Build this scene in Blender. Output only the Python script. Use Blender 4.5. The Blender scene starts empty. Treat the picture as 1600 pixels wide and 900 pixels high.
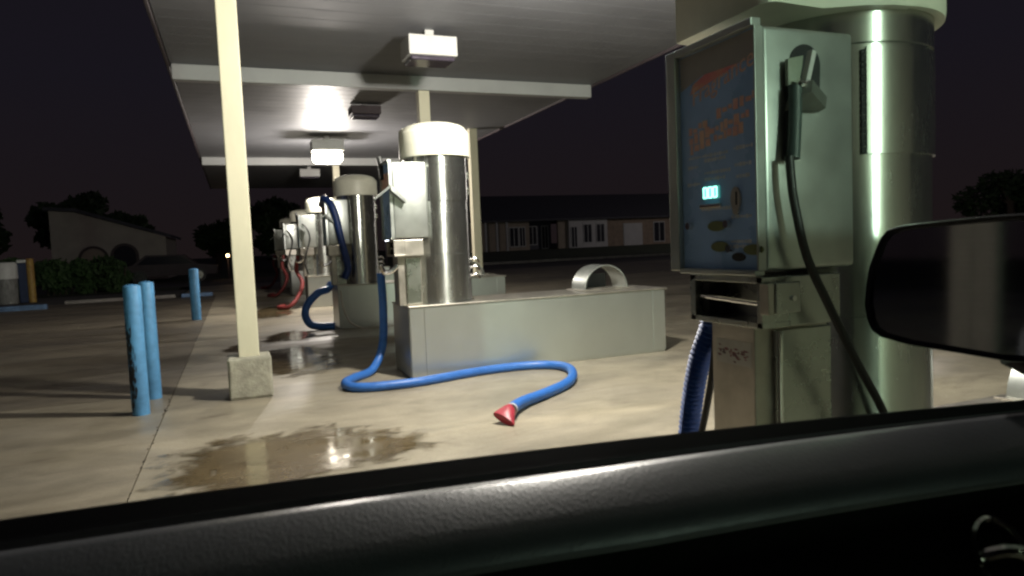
import bpy, bmesh, math, random
from mathutils import Vector, Matrix

random.seed(7)
C = bpy.context.scene
COL = C.collection
R = math.radians

# ------------------------------------------------------------------ camera
cam_d = bpy.data.cameras.new('camera')
cam_d.sensor_width = 36.0
cam_d.lens = 36.0 * 1080.0 / 1600.0
cam_d.clip_start = 0.02
cam_d.clip_end = 600
cam = bpy.data.objects.new('camera', cam_d)
COL.objects.link(cam)
yaw, pitch, roll = R(21.8), R(3.75), 0.042
fw = Vector((math.sin(yaw) * math.cos(pitch), math.cos(yaw) * math.cos(pitch), -math.sin(pitch)))
rt = Vector((math.cos(yaw), -math.sin(yaw), 0))
up = rt.cross(fw)
r2 = rt * math.cos(roll) - up * math.sin(roll)
u2 = rt * math.sin(roll) + up * math.cos(roll)
m = Matrix((r2, u2, -fw)).transposed().to_4x4()
m.translation = Vector((0, 0, 1.25))
cam.matrix_world = m
cam_d.dof.use_dof = True
cam_d.dof.focus_distance = 4.6
cam_d.dof.aperture_fstop = 9.0
C.camera = cam

# ------------------------------------------------------------------ world: a murky purple night sky
w = bpy.data.worlds.new('World')
C.world = w
w.use_nodes = True
nt = w.node_tree
bg = nt.nodes['Background']
tc = nt.nodes.new('ShaderNodeTexCoord')
sep = nt.nodes.new('ShaderNodeSeparateXYZ')
ramp = nt.nodes.new('ShaderNodeValToRGB')
el = ramp.color_ramp.elements
el[0].position = 0.0
el[0].color = (0.0108, 0.0074, 0.0078, 1)
el[1].position = 0.9
el[1].color = (0.0070, 0.0060, 0.0098, 1)
e = el.new(0.22)
e.color = (0.0085, 0.0072, 0.0108, 1)
nt.links.new(tc.outputs['Generated'], sep.inputs[0])
nt.links.new(sep.outputs['Z'], ramp.inputs[0])
nt.links.new(ramp.outputs[0], bg.inputs['Color'])
bg.inputs['Strength'].default_value = 1.0

C.view_settings.view_transform = 'Standard'
C.view_settings.look = 'None'
C.view_settings.exposure = 0.0
C.view_settings.gamma = 1.0
C.render.engine = 'CYCLES'
C.cycles.use_denoising = True
C.cycles.filter_width = 2.4
C.cycles.max_bounces = 8
C.cycles.sample_clamp_indirect = 4.0

# ------------------------------------------------------------------ materials
def mat(name, col, rough=0.6, metal=0.0, var=0.0, scale=6.0, bump=0.0, bscale=40.0, emit=None, estr=0.0,
        stretch=(1, 1, 1), rvar=0.0, spec=0.5, col2=None, dist=0.01, aniso=0.0):
    m = bpy.data.materials.new(name)
    m.use_nodes = True
    n = m.node_tree.nodes
    L = m.node_tree.links
    b = n['Principled BSDF']
    b.inputs['Base Color'].default_value = (*col, 1)
    b.inputs['Roughness'].default_value = rough
    b.inputs['Metallic'].default_value = metal
    b.inputs['Specular IOR Level'].default_value = spec
    if emit:
        b.inputs['Emission Color'].default_value = (*emit, 1)
        b.inputs['Emission Strength'].default_value = estr
    if aniso:
        tg = n.new('ShaderNodeTangent')
        tg.direction_type = 'RADIAL'
        tg.axis = 'Z'
        L.new(tg.outputs[0], b.inputs['Tangent'])
        b.inputs['Anisotropic'].default_value = aniso
        b.inputs['Anisotropic Rotation'].default_value = ANISO_ROT
    if var or bump or rvar or col2:
        t = n.new('ShaderNodeTexCoord')
        mp = n.new('ShaderNodeMapping')
        mp.inputs['Scale'].default_value = stretch
        L.new(t.outputs['Object'], mp.inputs[0])
        nz = n.new('ShaderNodeTexNoise')
        nz.inputs['Scale'].default_value = scale
        nz.inputs['Detail'].default_value = 6
        nz.inputs['Roughness'].default_value = 0.62
        L.new(mp.outputs[0], nz.inputs['Vector'])
        if var or col2:
            rp = n.new('ShaderNodeValToRGB')
            c2 = col2 or tuple(max(0, c * (1 - var)) for c in col)
            c1 = col if col2 else tuple(min(1, c * (1 + var)) for c in col)
            rp.color_ramp.elements[0].position = 0.32
            rp.color_ramp.elements[0].color = (*c2, 1)
            rp.color_ramp.elements[1].position = 0.68
            rp.color_ramp.elements[1].color = (*c1, 1)
            L.new(nz.outputs['Fac'], rp.inputs[0])
            L.new(rp.outputs[0], b.inputs['Base Color'])
        if rvar:
            mr = n.new('ShaderNodeMapRange')
            mr.inputs[1].default_value = 0.3
            mr.inputs[2].default_value = 0.7
            mr.inputs[3].default_value = max(0.02, rough - rvar)
            mr.inputs[4].default_value = min(1, rough + rvar)
            L.new(nz.outputs['Fac'], mr.inputs[0])
            L.new(mr.outputs[0], b.inputs['Roughness'])
        if bump:
            nb = n.new('ShaderNodeTexNoise')
            nb.inputs['Scale'].default_value = bscale
            nb.inputs['Detail'].default_value = 4
            L.new(mp.outputs[0], nb.inputs['Vector'])
            bp = n.new('ShaderNodeBump')
            bp.inputs['Strength'].default_value = bump
            bp.inputs['Distance'].default_value = dist
            L.new(nb.outputs['Fac'], bp.inputs['Height'])
            L.new(bp.outputs[0], b.inputs['Normal'])
    return m

M = {}
ANISO_ROT = 0.25
M['steel'] = mat('brushed steel', (0.60, 0.625, 0.60), 0.34, 0.88, var=0.05, scale=1.3, bump=0.012, bscale=3,
                 stretch=(1, 1, 0.8), rvar=0.035, dist=0.004)
M['steel_flat'] = mat('satin steel', (0.49, 0.52, 0.49), 0.36, 0.80, var=0.09, scale=4, bump=0.05, bscale=9, rvar=0.08, dist=0.004)
M['steel_tank'] = mat('rolled steel', (0.55, 0.57, 0.54), 0.25, 0.97, var=0.07, scale=6, bump=0.04, bscale=10,
                      stretch=(3, 3, 0.7), rvar=0.04, dist=0.003, aniso=0.92)
M['steel_dark'] = mat('clear steel', (0.50, 0.52, 0.48), 0.30, 0.97, var=0.12, scale=6, rvar=0.08, bump=0.05, bscale=12, dist=0.003)
M['steel_warm'] = mat('dusty steel', (0.52, 0.49, 0.43), 0.40, 0.88, var=0.16, scale=7, rvar=0.08, bump=0.08, bscale=20, dist=0.003)
M['chrome'] = mat('chrome', (0.75, 0.74, 0.72), 0.14, 1.0, var=0.05, scale=9)
M['dome'] = mat('cream plastic', (0.63, 0.62, 0.51), 0.45, var=0.10, scale=5, rvar=0.08, bump=0.05, bscale=25)
M['header'] = mat('grey header plastic', (0.50, 0.49, 0.47), 0.5, var=0.08, scale=4, rvar=0.06)
M['cream'] = mat('cream paint', (0.62, 0.58, 0.43), 0.5, var=0.06, scale=3, stretch=(1, 1, 0.4), bump=0.08, bscale=30, rvar=0.08)
M['beam'] = mat('canopy beam paint', (0.33, 0.335, 0.33), 0.45, var=0.07, scale=2, rvar=0.08)
M['ceil'] = mat('canopy deck paint', (0.155, 0.158, 0.17), 0.55, var=0.08, scale=1.4, rvar=0.07, bump=0.04, bscale=6)
M['fixture'] = mat('fixture paint', (0.55, 0.55, 0.53), 0.5, var=0.05, scale=6, rvar=0.05)
M['lens_off'] = mat('dark lens', (0.06, 0.05, 0.07), 0.16, var=0.2, scale=14)
M['block'] = mat('cast concrete', (0.34, 0.33, 0.26), 0.85, var=0.24, scale=11, bump=0.5, bscale=48, dist=0.012)
M['bollard'] = mat('blue paint', (0.085, 0.255, 0.47), 0.5, var=0.2, scale=9, rvar=0.08, bump=0.12, bscale=50, dist=0.004)
M['scuff'] = mat('rubber scuff', (0.02, 0.024, 0.03), 0.7, var=0.3, scale=30)
M['yellow'] = mat('yellow paint', (0.46, 0.31, 0.06), 0.55, var=0.22, scale=10, col2=(0.28, 0.14, 0.05))
M['kerb_blue'] = mat('faded blue kerb paint', (0.12, 0.20, 0.34), 0.7, var=0.3, scale=9, bump=0.3, bscale=30)
M['hose_blue'] = mat('blue vinyl hose', (0.035, 0.145, 0.47), 0.42, var=0.12, scale=20, rvar=0.1)
M['hose_navy'] = mat('navy vinyl hose', (0.012, 0.04, 0.17), 0.45, var=0.15, scale=20, rvar=0.1)
M['hose_mid'] = mat('deep blue ribbed hose', (0.02, 0.07, 0.28), 0.55, var=0.15, scale=20)
M['hose_red'] = mat('red vinyl hose', (0.20, 0.03, 0.028), 0.5, var=0.2, scale=20)
M['red'] = mat('red plastic', (0.36, 0.03, 0.05), 0.42, var=0.15, scale=16, rvar=0.08)
M['black'] = mat('black rubber', (0.018, 0.019, 0.018), 0.5, var=0.2, scale=14, rvar=0.08)
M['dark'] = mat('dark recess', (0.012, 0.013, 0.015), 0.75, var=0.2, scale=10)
M['gun'] = mat('grey green plastic', (0.24, 0.27, 0.21), 0.45, var=0.1, scale=14)
M['bracket'] = mat('dull dark steel', (0.16, 0.17, 0.15), 0.5, 0.4, var=0.15, scale=18)
M['grip'] = mat('dark green grip', (0.045, 0.065, 0.06), 0.5, var=0.15, scale=18)
M['sign_blue'] = mat('blue sign vinyl', (0.25, 0.40, 0.66), 0.28, var=0.12, scale=4, rvar=0.06)
M['sign_grey'] = mat('grey sign vinyl', (0.30, 0.29, 0.28), 0.35, var=0.1, scale=5)
M['print_red'] = mat('red print', (0.62, 0.12, 0.20), 0.4, col2=(0.62, 0.34, 0.24), scale=16)
M['print_orange'] = mat('orange print', (0.70, 0.50, 0.36), 0.4, col2=(0.60, 0.30, 0.28), scale=20)
M['print_pale'] = mat('pale print', (0.52, 0.55, 0.58), 0.4, var=0.2, scale=30)
M['olive'] = mat('olive keypad', (0.12, 0.14, 0.05), 0.4, var=0.15, scale=20)
M['decal'] = mat('white decal', (0.50, 0.50, 0.46), 0.5, var=0.08, scale=12)
M['decal_red'] = mat('decal red print', (0.34, 0.10, 0.12), 0.5, col2=(0.16, 0.13, 0.14), scale=40)
M['led'] = mat('led digits', (0.2, 0.8, 0.7), 0.4, emit=(0.34, 1.0, 0.78), estr=2.6)
M['led_back'] = mat('led window', (0.01, 0.05, 0.05), 0.2, emit=(0.10, 0.55, 0.45), estr=0.5, var=0.1)
M['bark'] = mat('bark', (0.06, 0.045, 0.035), 0.9, var=0.3, scale=12)
M['leaf'] = mat('leaves', (0.03, 0.055, 0.02), 0.6, var=0.45, scale=1.5)
M['leaf_hedge'] = mat('hedge leaves', (0.035, 0.07, 0.022), 0.6, var=0.45, scale=2.0)
M['stucco'] = mat('stucco', (0.40, 0.36, 0.33), 0.9, var=0.1, scale=1.2, bump=0.3, bscale=20)
M['trim_dark'] = mat('dark trim', (0.06, 0.045, 0.05), 0.7, var=0.15, scale=4)
M['roof'] = mat('dark shingle', (0.06, 0.06, 0.075), 0.85, var=0.25, scale=3, bump=0.5, bscale=14, stretch=(1, 4, 4))
M['brick_wall'] = mat('tan brick', (0.25, 0.19, 0.15), 0.85, var=0.2, scale=2.5, bump=0.3, bscale=14)
M['tan_wall'] = mat('tan stucco', (0.30, 0.25, 0.21), 0.85, var=0.12, scale=1.5)
M['pale_wall'] = mat('pale siding', (0.46, 0.45, 0.47), 0.8, var=0.07, scale=1.2)
M['white_trim'] = mat('white trim', (0.44, 0.44, 0.46), 0.6, var=0.06, scale=3)
M['glass_dark'] = mat('dark window glass', (0.025, 0.026, 0.035), 0.12, var=0.1, scale=2)
M['shutter'] = mat('navy shutter', (0.05, 0.05, 0.075), 0.6, var=0.1, scale=3)
M['grass'] = mat('lawn', (0.045, 0.06, 0.03), 0.95, var=0.4, scale=1.1, bump=0.5, bscale=25)
M['road'] = mat('road asphalt', (0.09, 0.085, 0.08), 0.85, var=0.18, scale=1.2, bump=0.3, bscale=50)
M['kerb'] = mat('kerb concrete', (0.27, 0.25, 0.23), 0.85, var=0.25, scale=3, bump=0.3, bscale=20)
M['vinyl'] = mat('black grained vinyl', (0.052, 0.055, 0.060), 0.35, bump=0.15, bscale=300, var=0.12, scale=8, stretch=(1, 0.55, 1), dist=0.003, spec=0.5)
M['seal'] = mat('black seal rubber', (0.006, 0.006, 0.007), 0.45, var=0.2, scale=15, spec=0.3)
M['seal_lip'] = mat('seal lip', (0.09, 0.09, 0.092), 0.36, var=0.15, scale=15)
M['sash'] = mat('worn outer strip', (0.16, 0.16, 0.155), 0.4, var=0.3, scale=30, metal=0.3)
M['car_black'] = mat('mirror shell black', (0.006, 0.006, 0.01), 0.35, var=0.1, scale=10, spec=0.3)
M['car_cloth'] = mat('dark door cloth', (0.006, 0.006, 0.006), 0.9, var=0.2, scale=30, spec=0.1)
M['mirror'] = mat('mirror glass', (0.40, 0.43, 0.48), 0.05, 1.0, var=0.04, scale=40)
M['car_paint'] = mat('dark car paint', (0.03, 0.032, 0.036), 0.3, var=0.1, scale=3)
M['barrel_white'] = mat('white bin plastic', (0.62, 0.62, 0.60), 0.5, var=0.08, scale=5)
M['barrel_grey'] = mat('grimy grey bin', (0.22, 0.22, 0.21), 0.6, var=0.35, scale=5, stretch=(3, 3, 1))
M['bin_blue'] = mat('dark blue bin', (0.03, 0.045, 0.10), 0.5, var=0.2, scale=6)
M['lamp_white'] = mat('lamp lens', (0.9, 0.9, 0.85), 0.4, emit=(1.0, 0.90, 0.74), estr=22.0, var=0.02)
M['lamp_green'] = mat('lamp lens greenish', (0.9, 0.9, 0.85), 0.4, emit=(0.86, 1.0, 0.84), estr=14.0, var=0.02)
M['lamp_orange'] = mat('porch lens', (0.9, 0.7, 0.4), 0.4, emit=(1.0, 0.62, 0.30), estr=16.0, var=0.02)
M['glint_glow'] = mat('glint emission', (0.9, 0.9, 0.9), 0.4, emit=(0.8, 0.88, 1.0), estr=10.0, var=0.02)

def concrete(name, wet=False, tint=None):
    m = bpy.data.materials.new(name)
    m.use_nodes = True
    n = m.node_tree.nodes
    L = m.node_tree.links
    b = n['Principled BSDF']
    geo = n.new('ShaderNodeNewGeometry')
    def noise(scale, detail=5, rough=0.6, stretch=None, dist=0.0):
        z = n.new('ShaderNodeTexNoise')
        z.inputs['Scale'].default_value = scale
        z.inputs['Detail'].default_value = detail
        z.inputs['Roughness'].default_value = rough
        z.inputs['Distortion'].default_value = dist
        if stretch:
            mp = n.new('ShaderNodeMapping')
            mp.inputs['Scale'].default_value = stretch
            L.new(geo.outputs['Position'], mp.inputs[0])
            L.new(mp.outputs[0], z.inputs['Vector'])
        else:
            L.new(geo.outputs['Position'], z.inputs['Vector'])
        return z.outputs['Fac']
    def rampf(src, p0, p1, c0=(0, 0, 0), c1=(1, 1, 1)):
        r = n.new('ShaderNodeValToRGB')
        r.color_ramp.elements[0].position = p0
        r.color_ramp.elements[1].position = p1
        r.color_ramp.elements[0].color = (*c0, 1)
        r.color_ramp.elements[1].color = (*c1, 1)
        L.new(src, r.inputs[0])
        return r.outputs[0]
    def mix(f, a, c, mode='MIX'):
        x = n.new('ShaderNodeMix')
        x.data_type = 'RGBA'
        x.blend_type = mode
        if isinstance(f, float): x.inputs[0].default_value = f
        else: L.new(f, x.inputs[0])
        for i, v in ((6, a), (7, c)):
            if isinstance(v, tuple): x.inputs[i].default_value = (*v, 1)
            else: L.new(v, x.inputs[i])
        return x.outputs[2]
    big = rampf(noise(0.42, 4, 0.55, (0.6, 1.5, 1), 0.6), 0.34, 0.66, (0.25, 0.228, 0.185), (0.44, 0.395, 0.30))
    spots = rampf(noise(2.3, 7, 0.68, (1, 1.6, 1), 0.4), 0.30, 0.72, (0.66, 0.65, 0.62), (1.08, 1.06, 1.02))
    col = mix(1.0, big, spots, 'MULTIPLY')
    fine = rampf(noise(60, 4, 0.7), 0.25, 0.75, (0.80, 0.80, 0.80), (1.12, 1.12, 1.12))
    col = mix(1.0, col, fine, 'MULTIPLY')
    stain = rampf(noise(0.9, 6, 0.7, (0.8, 2.2, 1), 1.2), 0.58, 0.74)
    col = mix(stain, col, (0.13, 0.108, 0.078))
    oil = rampf(noise(5.5, 5, 0.6), 0.70, 0.78)
    col = mix(oil, col, (0.09, 0.075, 0.058))
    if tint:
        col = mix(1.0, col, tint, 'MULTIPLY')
    if wet:
        col = mix(1.0, col, (0.42, 0.36, 0.26), 'MULTIPLY')
        L.new(col, b.inputs['Base Color'])
        rr = rampf(noise(3.0, 5, 0.6, (1, 1.5, 1), 0.5), 0.35, 0.62, (0.035,) * 3, (0.20,) * 3)
        L.new(rr, b.inputs['Roughness'])
        b.inputs['Specular IOR Level'].default_value = 0.6
        at = n.new('ShaderNodeAttribute')
        at.attribute_name = 'edge'
        add = n.new('ShaderNodeMath')
        add.operation = 'ADD'
        L.new(at.outputs['Fac'], add.inputs[0])
        sc = n.new('ShaderNodeMath')
        sc.operation = 'MULTIPLY_ADD'
        sc.inputs[1].default_value = 2.6
        sc.inputs[2].default_value = -1.35
        L.new(noise(4.2, 6, 0.65, (1, 1.5, 1), 0.6), sc.inputs[0])
        L.new(sc.outputs[0], add.inputs[1])
        a = rampf(add.outputs[0], 0.22, 0.80)
        L.new(a, b.inputs['Alpha'])
        bpn = noise(9, 2, 0.5)
        bs, bd = 0.05, 0.004
    else:
        L.new(col, b.inputs['Base Color'])
        damp = rampf(noise(0.55, 5, 0.6, (0.6, 1.6, 1), 0.8), 0.40, 0.64, (0.34,) * 3, (0.78,) * 3)
        L.new(damp, b.inputs['Roughness'])
        bpn = noise(90, 4, 0.7)
        bs, bd = 0.35, 0.006
    bp = n.new('ShaderNodeBump')
    bp.inputs['Strength'].default_value = bs
    bp.inputs['Distance'].default_value = bd
    L.new(bpn, bp.inputs['Height'])
    L.new(bp.outputs[0], b.inputs['Normal'])
    return m

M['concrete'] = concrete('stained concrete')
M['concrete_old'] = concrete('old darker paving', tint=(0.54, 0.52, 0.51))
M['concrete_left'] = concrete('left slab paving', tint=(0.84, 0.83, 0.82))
M['wet'] = concrete('wet concrete', True)

# ------------------------------------------------------------------ mesh helpers
class MB:
    def __init__(self, off=(0, 0, 0)):
        self.bm = bmesh.new()
        self.off = Vector(off)
    def poly_prism(self, pts, d):
        """closed prism: pts a 3-D loop, d the extrusion vector"""
        d = Vector(d)
        a = [self.bm.verts.new(Vector(p) - self.off) for p in pts]
        b = [self.bm.verts.new(Vector(p) + d - self.off) for p in pts]
        n = len(a)
        fs = [self.bm.faces.new(a[::-1]), self.bm.faces.new(b)]
        for i in range(n):
            fs.append(self.bm.faces.new((a[i], a[(i + 1) % n], b[(i + 1) % n], b[i])))
        return fs
    def box(self, x0, x1, y0, y1, z0, z1, bev=0.0, seg=2):
        vs = [self.bm.verts.new(Vector((x, y, z)) - self.off) for z in (z0, z1) for y in (y0, y1) for x in (x0, x1)]
        F = [(0, 2, 3, 1), (4, 5, 7, 6), (0, 1, 5, 4), (2, 6, 7, 3), (0, 4, 6, 2), (1, 3, 7, 5)]
        fs = [self.bm.faces.new([vs[i] for i in f]) for f in F]
        if bev > 0:
            es = list({e for f in fs for e in f.edges})
            bmesh.ops.bevel(self.bm, geom=es, offset=bev, segments=seg, profile=0.5, affect='EDGES')
        return self
    def obox(self, c, ax, ay, az, bev=0.0):
        """oriented box: half-axis vectors"""
        c, ax, ay, az = Vector(c), Vector(ax), Vector(ay), Vector(az)
        vs = [self.bm.verts.new(c + ax * i + ay * j + az * k - self.off) for k in (-1, 1) for j in (-1, 1) for i in (-1, 1)]
        F = [(0, 2, 3, 1), (4, 5, 7, 6), (0, 1, 5, 4), (2, 6, 7, 3), (0, 4, 6, 2), (1, 3, 7, 5)]
        fs = [self.bm.faces.new([vs[i] for i in f]) for f in F]
        if bev > 0:
            es = list({e for f in fs for e in f.edges})
            bmesh.ops.bevel(self.bm, geom=es, offset=bev, segments=2, profile=0.5, affect='EDGES')
        return self
    def lathe(self, cx, cy, prof, n=48, a0=0.0, a1=2 * math.pi):
        """prof: (r, z) from the bottom up; caps where r == 0"""
        full = abs(a1 - a0 - 2 * math.pi) < 1e-6
        k = n if full else n + 1
        rings = []
        for r, z in prof:
            if r < 1e-6:
                rings.append([self.bm.verts.new(Vector((cx, cy, z)) - self.off)])
            else:
                rings.append([self.bm.verts.new(Vector((cx + r * math.cos(a0 + (a1 - a0) * i / n),
                                                        cy + r * math.sin(a0 + (a1 - a0) * i / n), z)) - self.off) for i in range(k)])
        for A, B in zip(rings, rings[1:]):
            for i in range(n):
                j = (i + 1) % k
                if len(A) == 1 and len(B) == 1: continue
                if len(A) == 1: self.bm.faces.new((A[0], B[j], B[i]))
                elif len(B) == 1: self.bm.faces.new((A[i], A[j], B[0]))
                else: self.bm.faces.new((A[i], A[j], B[j], B[i]))
        return self
    def tube(self, pts, r, n=12, rib=0.0, pitch=0.02, smooth=True, step=None, taper=None):
        pts = [Vector(p) for p in pts]
        if smooth:
            P = []
            ext = [pts[0] * 2 - pts[1]] + pts + [pts[-1] * 2 - pts[-2]]
            for i in range(1, len(ext) - 2):
                p0, p1, p2, p3 = ext[i - 1:i + 3]
                k = max(4, int((p2 - p1).length / (step or 0.05)))
                for s in range(k):
                    t = s / k
                    P.append(0.5 * ((2 * p1) + (p2 - p0) * t + (2 * p0 - 5 * p1 + 4 * p2 - p3) * t * t + (3 * p1 - p0 - 3 * p2 + p3) * t ** 3))
            P.append(pts[-1])
        else:
            P = pts
        rings = []
        u = None
        dist = 0
        for i, p in enumerate(P):
            t = (P[min(i + 1, len(P) - 1)] - P[max(i - 1, 0)]).normalized()
            if u is None:
                u = t.orthogonal().normalized()
            u = (u - t * u.dot(t)).normalized()
            v = t.cross(u)
            if i: dist += (P[i] - P[i - 1]).length
            rr = r
            if taper: rr = r * (1 + (taper - 1) * i / (len(P) - 1))
            if rib: rr += rib * (1 if (i % 2) else -1)
            rings.append([self.bm.verts.new(p + (u * math.cos(a) + v * math.sin(a)) * rr - self.off)
                          for a in [2 * math.pi * k / n for k in range(n)]])
        for A, B in zip(rings, rings[1:]):
            for i in range(n):
                self.bm.faces.new((A[i], A[(i + 1) % n], B[(i + 1) % n], B[i]))
        self.bm.faces.new(rings[0][::-1])
        self.bm.faces.new(rings[-1])
        return self
    def build(self, name, material, parent=None, smooth=False, label=None, angle=35):
        bmesh.ops.recalc_face_normals(self.bm, faces=self.bm.faces)
        me = bpy.data.meshes.new(name)
        if smooth:
            lim = R(angle)
            for f in self.bm.faces: f.smooth = True
            for e in self.bm.edges:
                if len(e.link_faces) == 2 and e.calc_face_angle(0) > lim: e.smooth = False
        self.bm.to_mesh(me)
        self.bm.free()
        me.materials.append(material)
        o = bpy.data.objects.new(name, me)
        COL.objects.link(o)
        if parent: o.parent = parent
        if label: o['label'] = label
        return o

def tag(o, label, cat=None, group=None, kind=None):
    if label: o['label'] = label
    if cat: o['category'] = cat
    if group: o['group'] = group
    if kind: o['kind'] = kind
    return o

def thing(name, loc, label, cat, group=None):
    o = bpy.data.objects.new(name, None)
    o.empty_display_size = 0.1
    COL.objects.link(o)
    o.location = loc
    return tag(o, label, cat, group)

def copy_tree(o, parent=None):
    c = o.copy()
    COL.objects.link(c)
    if parent: c.parent = parent
    for ch in list(o.children): copy_tree(ch, c)
    return c

def sheet(name, x0, x1, y0, y1, z, material, kind='structure', nx=1, ny=1):
    mb = MB()
    g = [[mb.bm.verts.new((x0 + (x1 - x0) * i / nx, y0 + (y1 - y0) * j / ny, z)) for i in range(nx + 1)] for j in range(ny + 1)]
    for j in range(ny):
        for i in range(nx):
            mb.bm.faces.new((g[j][i], g[j][i + 1], g[j + 1][i + 1], g[j + 1][i]))
    o = mb.build(name, material)
    if kind: o['kind'] = kind
    return o

def text_mesh(body, size, M4, material, name, parent, shear=0.0, extr=0.0006):
    cu = bpy.data.curves.new(name, 'FONT')
    cu.body = body
    cu.size = size
    cu.shear = shear
    cu.extrude = extr
    cu.align_x = 'CENTER'
    cu.align_y = 'CENTER'
    o = bpy.data.objects.new(name, cu)
    COL.objects.link(o)
    dg = bpy.context.evaluated_depsgraph_get()
    me = bpy.data.meshes.new_from_object(o.evaluated_get(dg))
    bpy.data.objects.remove(o)
    me.transform(M4)
    me.materials.clear()
    me.materials.append(material)
    n = bpy.data.objects.new(name, me)
    COL.objects.link(n)
    n.parent = parent
    return n

# ------------------------------------------------------------------ ground
tag(sheet('ground', -250, 250, -60, 400, -0.16, M['grass']), None, kind='structure')
pav = bpy.data.objects.new('concrete_lot', None)
COL.objects.link(pav)
pav['kind'] = 'structure'
def slab(x0, x1, y0, y1, mtl='concrete'):
    mb = MB()
    mb.box(x0, x1, y0, y1, -0.15, 0.0)
    mb.build('slab', M[mtl], pav)
J = 0.004
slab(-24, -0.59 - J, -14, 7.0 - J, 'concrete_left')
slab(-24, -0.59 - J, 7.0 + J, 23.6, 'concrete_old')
slab(-0.59 + J, 5.95 - J, -14, 23.6)
slab(5.95 + J, 24, -14, 23.6)
slab(-1.6, 24, 23.62, 31)
mb = MB()
for i in range(40):                     # crumbled dirt and weeds at the joint
    y = random.choice([3.95, 4.6, 5.2, 5.6, 6.05, 6.15, 6.2, 6.3, 6.6, 6.75]) + random.uniform(-.2, .2)
    s = random.uniform(.003, .008)
    mb.obox((-0.59 + random.uniform(-.012, .012), y, s * .3), (s * .7, 0, 0), (0, s * 1.6, 0), (0, 0, s * .3))
tag(mb.build('joint_dirt', M['bark'], pav), None, kind='stuff')

# the road and lawn beyond on the right, the verge on the left
sheet('road', -90, 200, 31.6, 39, -0.02, M['road'])
mb = MB()
prof = [(39.2, 0.10), (43, 0.16), (50, 0.42), (58, 0.5), (200, 0.5)]
for (ya, za), (yb, zb) in zip(prof, prof[1:]):
    q = [mb.bm.verts.new(p) for p in ((6, ya, za), (200, ya, za), (200, yb, zb), (6, yb, zb))]
    mb.bm.faces.new(q)
tag(mb.build('lawn', M['grass']), None, kind='structure')
def kerb(x0, x1, y, mtl, label=None, z=0.13, d=0.16):
    mb = MB()
    mb.box(x0, x1, y, y + d, -0.1, z, 0.02)
    o = mb.build('kerb', mtl)
    return tag(o, label, kind='structure')
kerb(-23, -4.72, 21.75, M['kerb_blue'])
kerb(-4.68, -1.75, 23.66, M['kerb'], z=0.09)
kerb(6, 90, 38.98, M['kerb'])
sheet('gravel_strip', -24, -1.7, 23.85, 29, -0.008, M['road'])
tag(sheet('verge', -60, -2, 29.05, 31.5, 0.01, M['grass']), None, kind='structure')

# puddles: irregular thin films of water
def puddle(pts, seed):
    rnd = random.Random(seed)
    mb = MB()
    c = Vector((sum(p[0] for p in pts) / len(pts), sum(p[1] for p in pts) / len(pts)))
    lay = mb.bm.verts.layers.float.new('edge')
    P = []
    n = len(pts)
    for i in range(n):
        p0, p1, p2, p3 = [Vector(pts[(i + k) % n]) for k in (-1, 0, 1, 2)]
        for s in range(8):
            t = s / 8
            P.append(0.5 * ((2 * p1) + (p2 - p0) * t + (2 * p0 - 5 * p1 + 4 * p2 - p3) * t * t + (3 * p1 - p0 - 3 * p2 + p3) * t ** 3))
    rings = []
    for s in (1.25, 1.0, 0.8, 0.55, 0.3):
        ring = []
        for p in P:
            q = c + (p - c) * s
            v = mb.bm.verts.new((q.x, q.y, 0.004))
            v[lay] = min(1.0, (1.25 - s) / 0.55)
            ring.append(v)
        rings.append(ring)
    cv = mb.bm.verts.new((c.x, c.y, 0.004))
    cv[lay] = 1.0
    k = len(P)
    for A, B in zip(rings, rings[1:]):
        for i in range(k): mb.bm.faces.new((A[i], A[(i + 1) % k], B[(i + 1) % k], B[i]))
    for i in range(k): mb.bm.faces.new((rings[-1][i], rings[-1][(i + 1) % k], cv))
    o = mb.build('puddle', M['wet'])
    return tag(o, None, kind='structure')
puddle([(-0.34, 4.05), (-0.40, 4.45), (-0.30, 4.85), (-0.02, 4.95), (0.45, 4.98), (0.85, 4.72), (0.98, 4.46), (1.08, 4.26), (0.88, 4.06), (0.45, 3.95), (0.1, 3.7)], 1)
puddle([(0.18, 7.5), (0.15, 8.6), (0.35, 9.2), (0.8, 9.4), (1.02, 8.4), (0.95, 7.6), (0.6, 7.3)], 2)
puddle([(0.35, 10.2), (0.45, 11.0), (0.8, 11.4), (1.05, 10.9), (0.9, 10.2)], 3)
puddle([(-0.2, 9.7), (0.1, 10.5), (0.25, 9.9), (0.1, 9.4)], 4)
puddle([(0.2, 14.2), (0.5, 16.5), (1.0, 16.8), (1.0, 14.5)], 5)

# ------------------------------------------------------------------ canopy
CX0, CX1, CY0, CY1, CZ = -0.59, 5.45, -4.0, 28.0, 3.70
can = thing('canopy', (2.43, 12.0, 3.7), 'long flat metal canopy with ribbed ceiling over the row of vacuums', 'canopy')
OFF = (2.43, 12.0, 3.7)
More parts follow.
